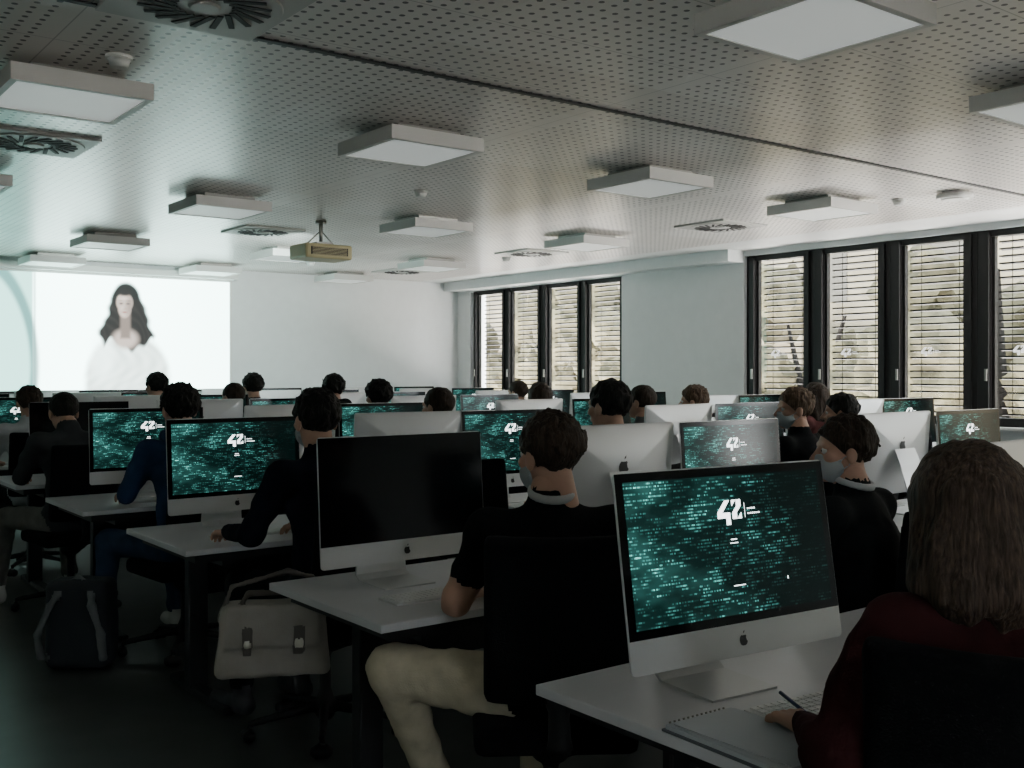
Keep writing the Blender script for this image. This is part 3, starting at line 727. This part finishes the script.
place('seated_man',m10,(5.95,5.45),-.3,.99)
place('seated_man',m11,(4.02,6.85),0,1.02)
place('seated_woman',w2,(5.62,6.9),0,1.0)
place('seated_man',m9,(6.4,8.2),0,1.0)
place('seated_man',m8,(4.4,8.3),0,1.05)
place('seated_man',m9,(3.47,8.3),0,1.0)
place('seated_man',m11,(4.3,9.8),0,1.05)
place('seated_man',m8,(3.35,9.8),0.2,1.06)
place('seated_woman',w2,(7.4,5.4),0,1.0)
for x,y,r in ((2.95,3.95,3.1),(4.9,5.5,3.0),(2.9,6.95,3.2),(6.9,4.0,3.1),(4.95,2.35,0.3),(5.6,2.3,0.1)): chair(x,y,r)

# ---------------------------------------------------------------- bags & small things
M_bagb=mat('backpack_nylon',(0.016,0.020,0.027),0.7,bump=.4,bscale=200); M_strap=mat('strap',(0.13,0.14,0.145),0.7); M_sat=mat('satchel_canvas',(0.30,0.28,0.25),0.8,bump=.4,bscale=200,var=.12,vscale=9)
M_satd=mat('satchel_leather',(0.08,0.07,0.06),0.55); M_buck=mat('buckle_metal',(0.6,0.58,0.5),0.35,metal=.8)
bp=[(rbox((0,0,.22),(.11,.05,.17),.045),0),(rbox((0,-.10,.14),(.085,.02,.075),.03),0),(cap((-.10,.02,.36),(.10,.02,.36),.045,.045),0),
    (cap((-.04,.04,.42),(.0,.04,.455),.010,.010),1),(cap((.0,.04,.455),(.04,.04,.42),.010,.010),1)]
for s in (-1,1):
    pts=[(s*.07,.07,.40),(s*.10,.14,.33),(s*.15,.16,.2),(s*.15,.12,.08),(s*.12,.05,.05)]
    for a,c in zip(pts,pts[1:]): bp.append((cap(a,c,.013,.013,1.3),1))
bp+=[(cap((-.075,-.135,.215),(.075,-.135,.215),.006,.006),1)]
inst('backpack',sdf_mesh('backpack',bp,[M_bagb,M_strap],(-.22,-.2,-.01),(.22,.22,.5),.0095,k=.012,post=lambda Q,d:d+.006*noise(Q,18,3)),(1.46,5.40,0),2.5)
sb=[(rbox((0,0,.14),(.165,.05,.10),.03,taper=.5),0),(rbox((0,-.078,.20),(.16,.006,.065),.012,taper=.5),0),(rbox((-.09,-.094,.15),(.012,.002,.045),.006),1),(rbox((.09,-.094,.15),(.012,.002,.045),.006),1),
    (rbox((-.09,-.104,.14),(.010,.002,.010),.003),2),(rbox((.09,-.104,.14),(.010,.002,.010),.003),2),
    (cap((-.12,-.02,.26),(-.09,-.03,.31),.010,.010),1),(cap((-.09,-.03,.31),(.09,-.03,.31),.010,.010),1),(cap((.09,-.03,.31),(.12,-.02,.26),.010,.010),1),
    (cap((-.19,-.01,.22),(-.15,.01,.33),.009,.009),1),(cap((-.15,.01,.33),(.05,.06,.37),.009,.009),1),(cap((.19,-.01,.22),(.14,.04,.35),.009,.009),1),(cap((.14,.04,.35),(.05,.06,.37),.009,.009),1)]
inst('messenger_bag',sdf_mesh('messenger_bag',sb,[M_sat,M_satd,M_buck],(-.24,-.13,-.01),(.24,.12,.42),.0085,k=.006,post=lambda Q,d:d+.004*noise(Q,22,5)),(1.65,3.60,0.34),-.45)
# notebook + pen
M_cover=mat('notebook_cover',(0.10,0.11,0.13),0.6)
b=MB(); b.box((0,0,.003),(0.20,0.315,.006),M_cover,bevel=.002); b.box((0,0,.010),(0.19,0.30,.009),M_paper); b.box((0.012,-0.008,.016),(0.185,0.292,.002),M_paper,rot=Matrix.Rotation(.05,4,'Z')@Matrix.Rotation(.02,4,'Y'))
for i in range(13): b.cyl((-.078+i*.013,.150,.004),(-.078+i*.013,.156,.016),.0025,.0025,M_rod,8)
b.obj('notebook',loc=(1.63,1.345,DZ),rz=-.04)
b=MB(); b.cyl((0,0,0.02),(0.02,0.13,0.06),.004,.004,M_pen,12); b.cyl((-0.002,-0.012,0.016),(0,0,0.02),.0012,.004,M_ventdark,12); b.obj('pen',loc=(1.76,1.27,DZ))
inst('computer_mouse',MOUSE,(2.26,1.36,DZ),0)
b=MB(); b.cyl((0,0,0),(0,0,.16),.032,.032,M_white,24); b.cyl((0,0,.16),(0,0,.19),.032,.015,M_white,24); b.cyl((0,0,.19),(0,0,.215),.016,.016,M_black,16)
bt=b.mesh('water_bottle')
for x,y in ((2.42,2.80),(2.42,5.95)): inst('water_bottle',bt,(x,y,DZ))
b=MB(); b.box((0,0,0.003),(0.21,0.297,0.006),M_paper); b.obj('paper_sheet',loc=(2.40,4.35,DZ),rz=.3)

# ---------------------------------------------------------------- light
w=bpy.data.worlds.new('World'); scene.world=w; w.use_nodes=True; nt=w.node_tree; bg=nt.nodes['Background']
tc=nt.nodes.new('ShaderNodeTexCoord'); sp=nt.nodes.new('ShaderNodeSeparateXYZ'); nt.links.new(tc.outputs['Generated'],sp.inputs[0])
r=nt.nodes.new('ShaderNodeValToRGB'); r.color_ramp.elements[0].position=0.46; r.color_ramp.elements[0].color=(1.0,0.96,0.90,1); r.color_ramp.elements[1].position=0.54; r.color_ramp.elements[1].color=(0.34,0.375,0.39,1)
mp=math_node(nt,'MULTIPLY_ADD',sp.outputs['Z'],0.5); nt.nodes[-1].inputs[2].default_value=0.5
nt.links.new(mp,r.inputs['Fac']); nt.links.new(r.outputs['Color'],bg.inputs['Color']); bg.inputs['Strength'].default_value=42.0
def portal(loc,rot,sx,sy):
    l=bpy.data.lights.new('window_portal','AREA'); l.shape='RECTANGLE'; l.size=sx; l.size_y=sy; l.cycles.is_portal=True
    o=bpy.data.objects.new('window_portal',l); o.location=loc; o.rotation_euler=rot; COL.objects.link(o)
portal((WX+0.36,2.75,1.85),(0,math.radians(90),0),1.9,10.0); portal((WX+.36,11.4,1.8),(0,math.radians(90),0),1.8,3.4)
portal((0.2,NY-0.3,1.75),(math.radians(90),0,math.pi),1.0,1.7)
# spot added at the projector to brighten the wall beside the screen
l=bpy.data.lights.new('wall_fill_spot','SPOT'); l.energy=460; l.color=(0.82,1.0,0.96); l.spot_size=math.radians(75); l.spot_blend=0.9; l.shadow_soft_size=0.03
o=bpy.data.objects.new('wall_fill_spot',l); o.location=(4.45,8.74,2.5); o.rotation_euler=(Vector((4.9,13.4,1.9))-Vector(o.location)).to_track_quat('-Z','Y').to_euler(); COL.objects.link(o)

# ---------------------------------------------------------------- camera
cd=bpy.data.cameras.new('Camera'); cam=bpy.data.objects.new('Camera',cd); COL.objects.link(cam)
cam.location=(0,0,1.465); cam.rotation_euler=(math.radians(90),0,math.radians(-37.45))
cd.sensor_width=36; cd.lens=1047/1024*36; cd.shift_y=-14/1024; cd.clip_start=0.05
scene.camera=cam
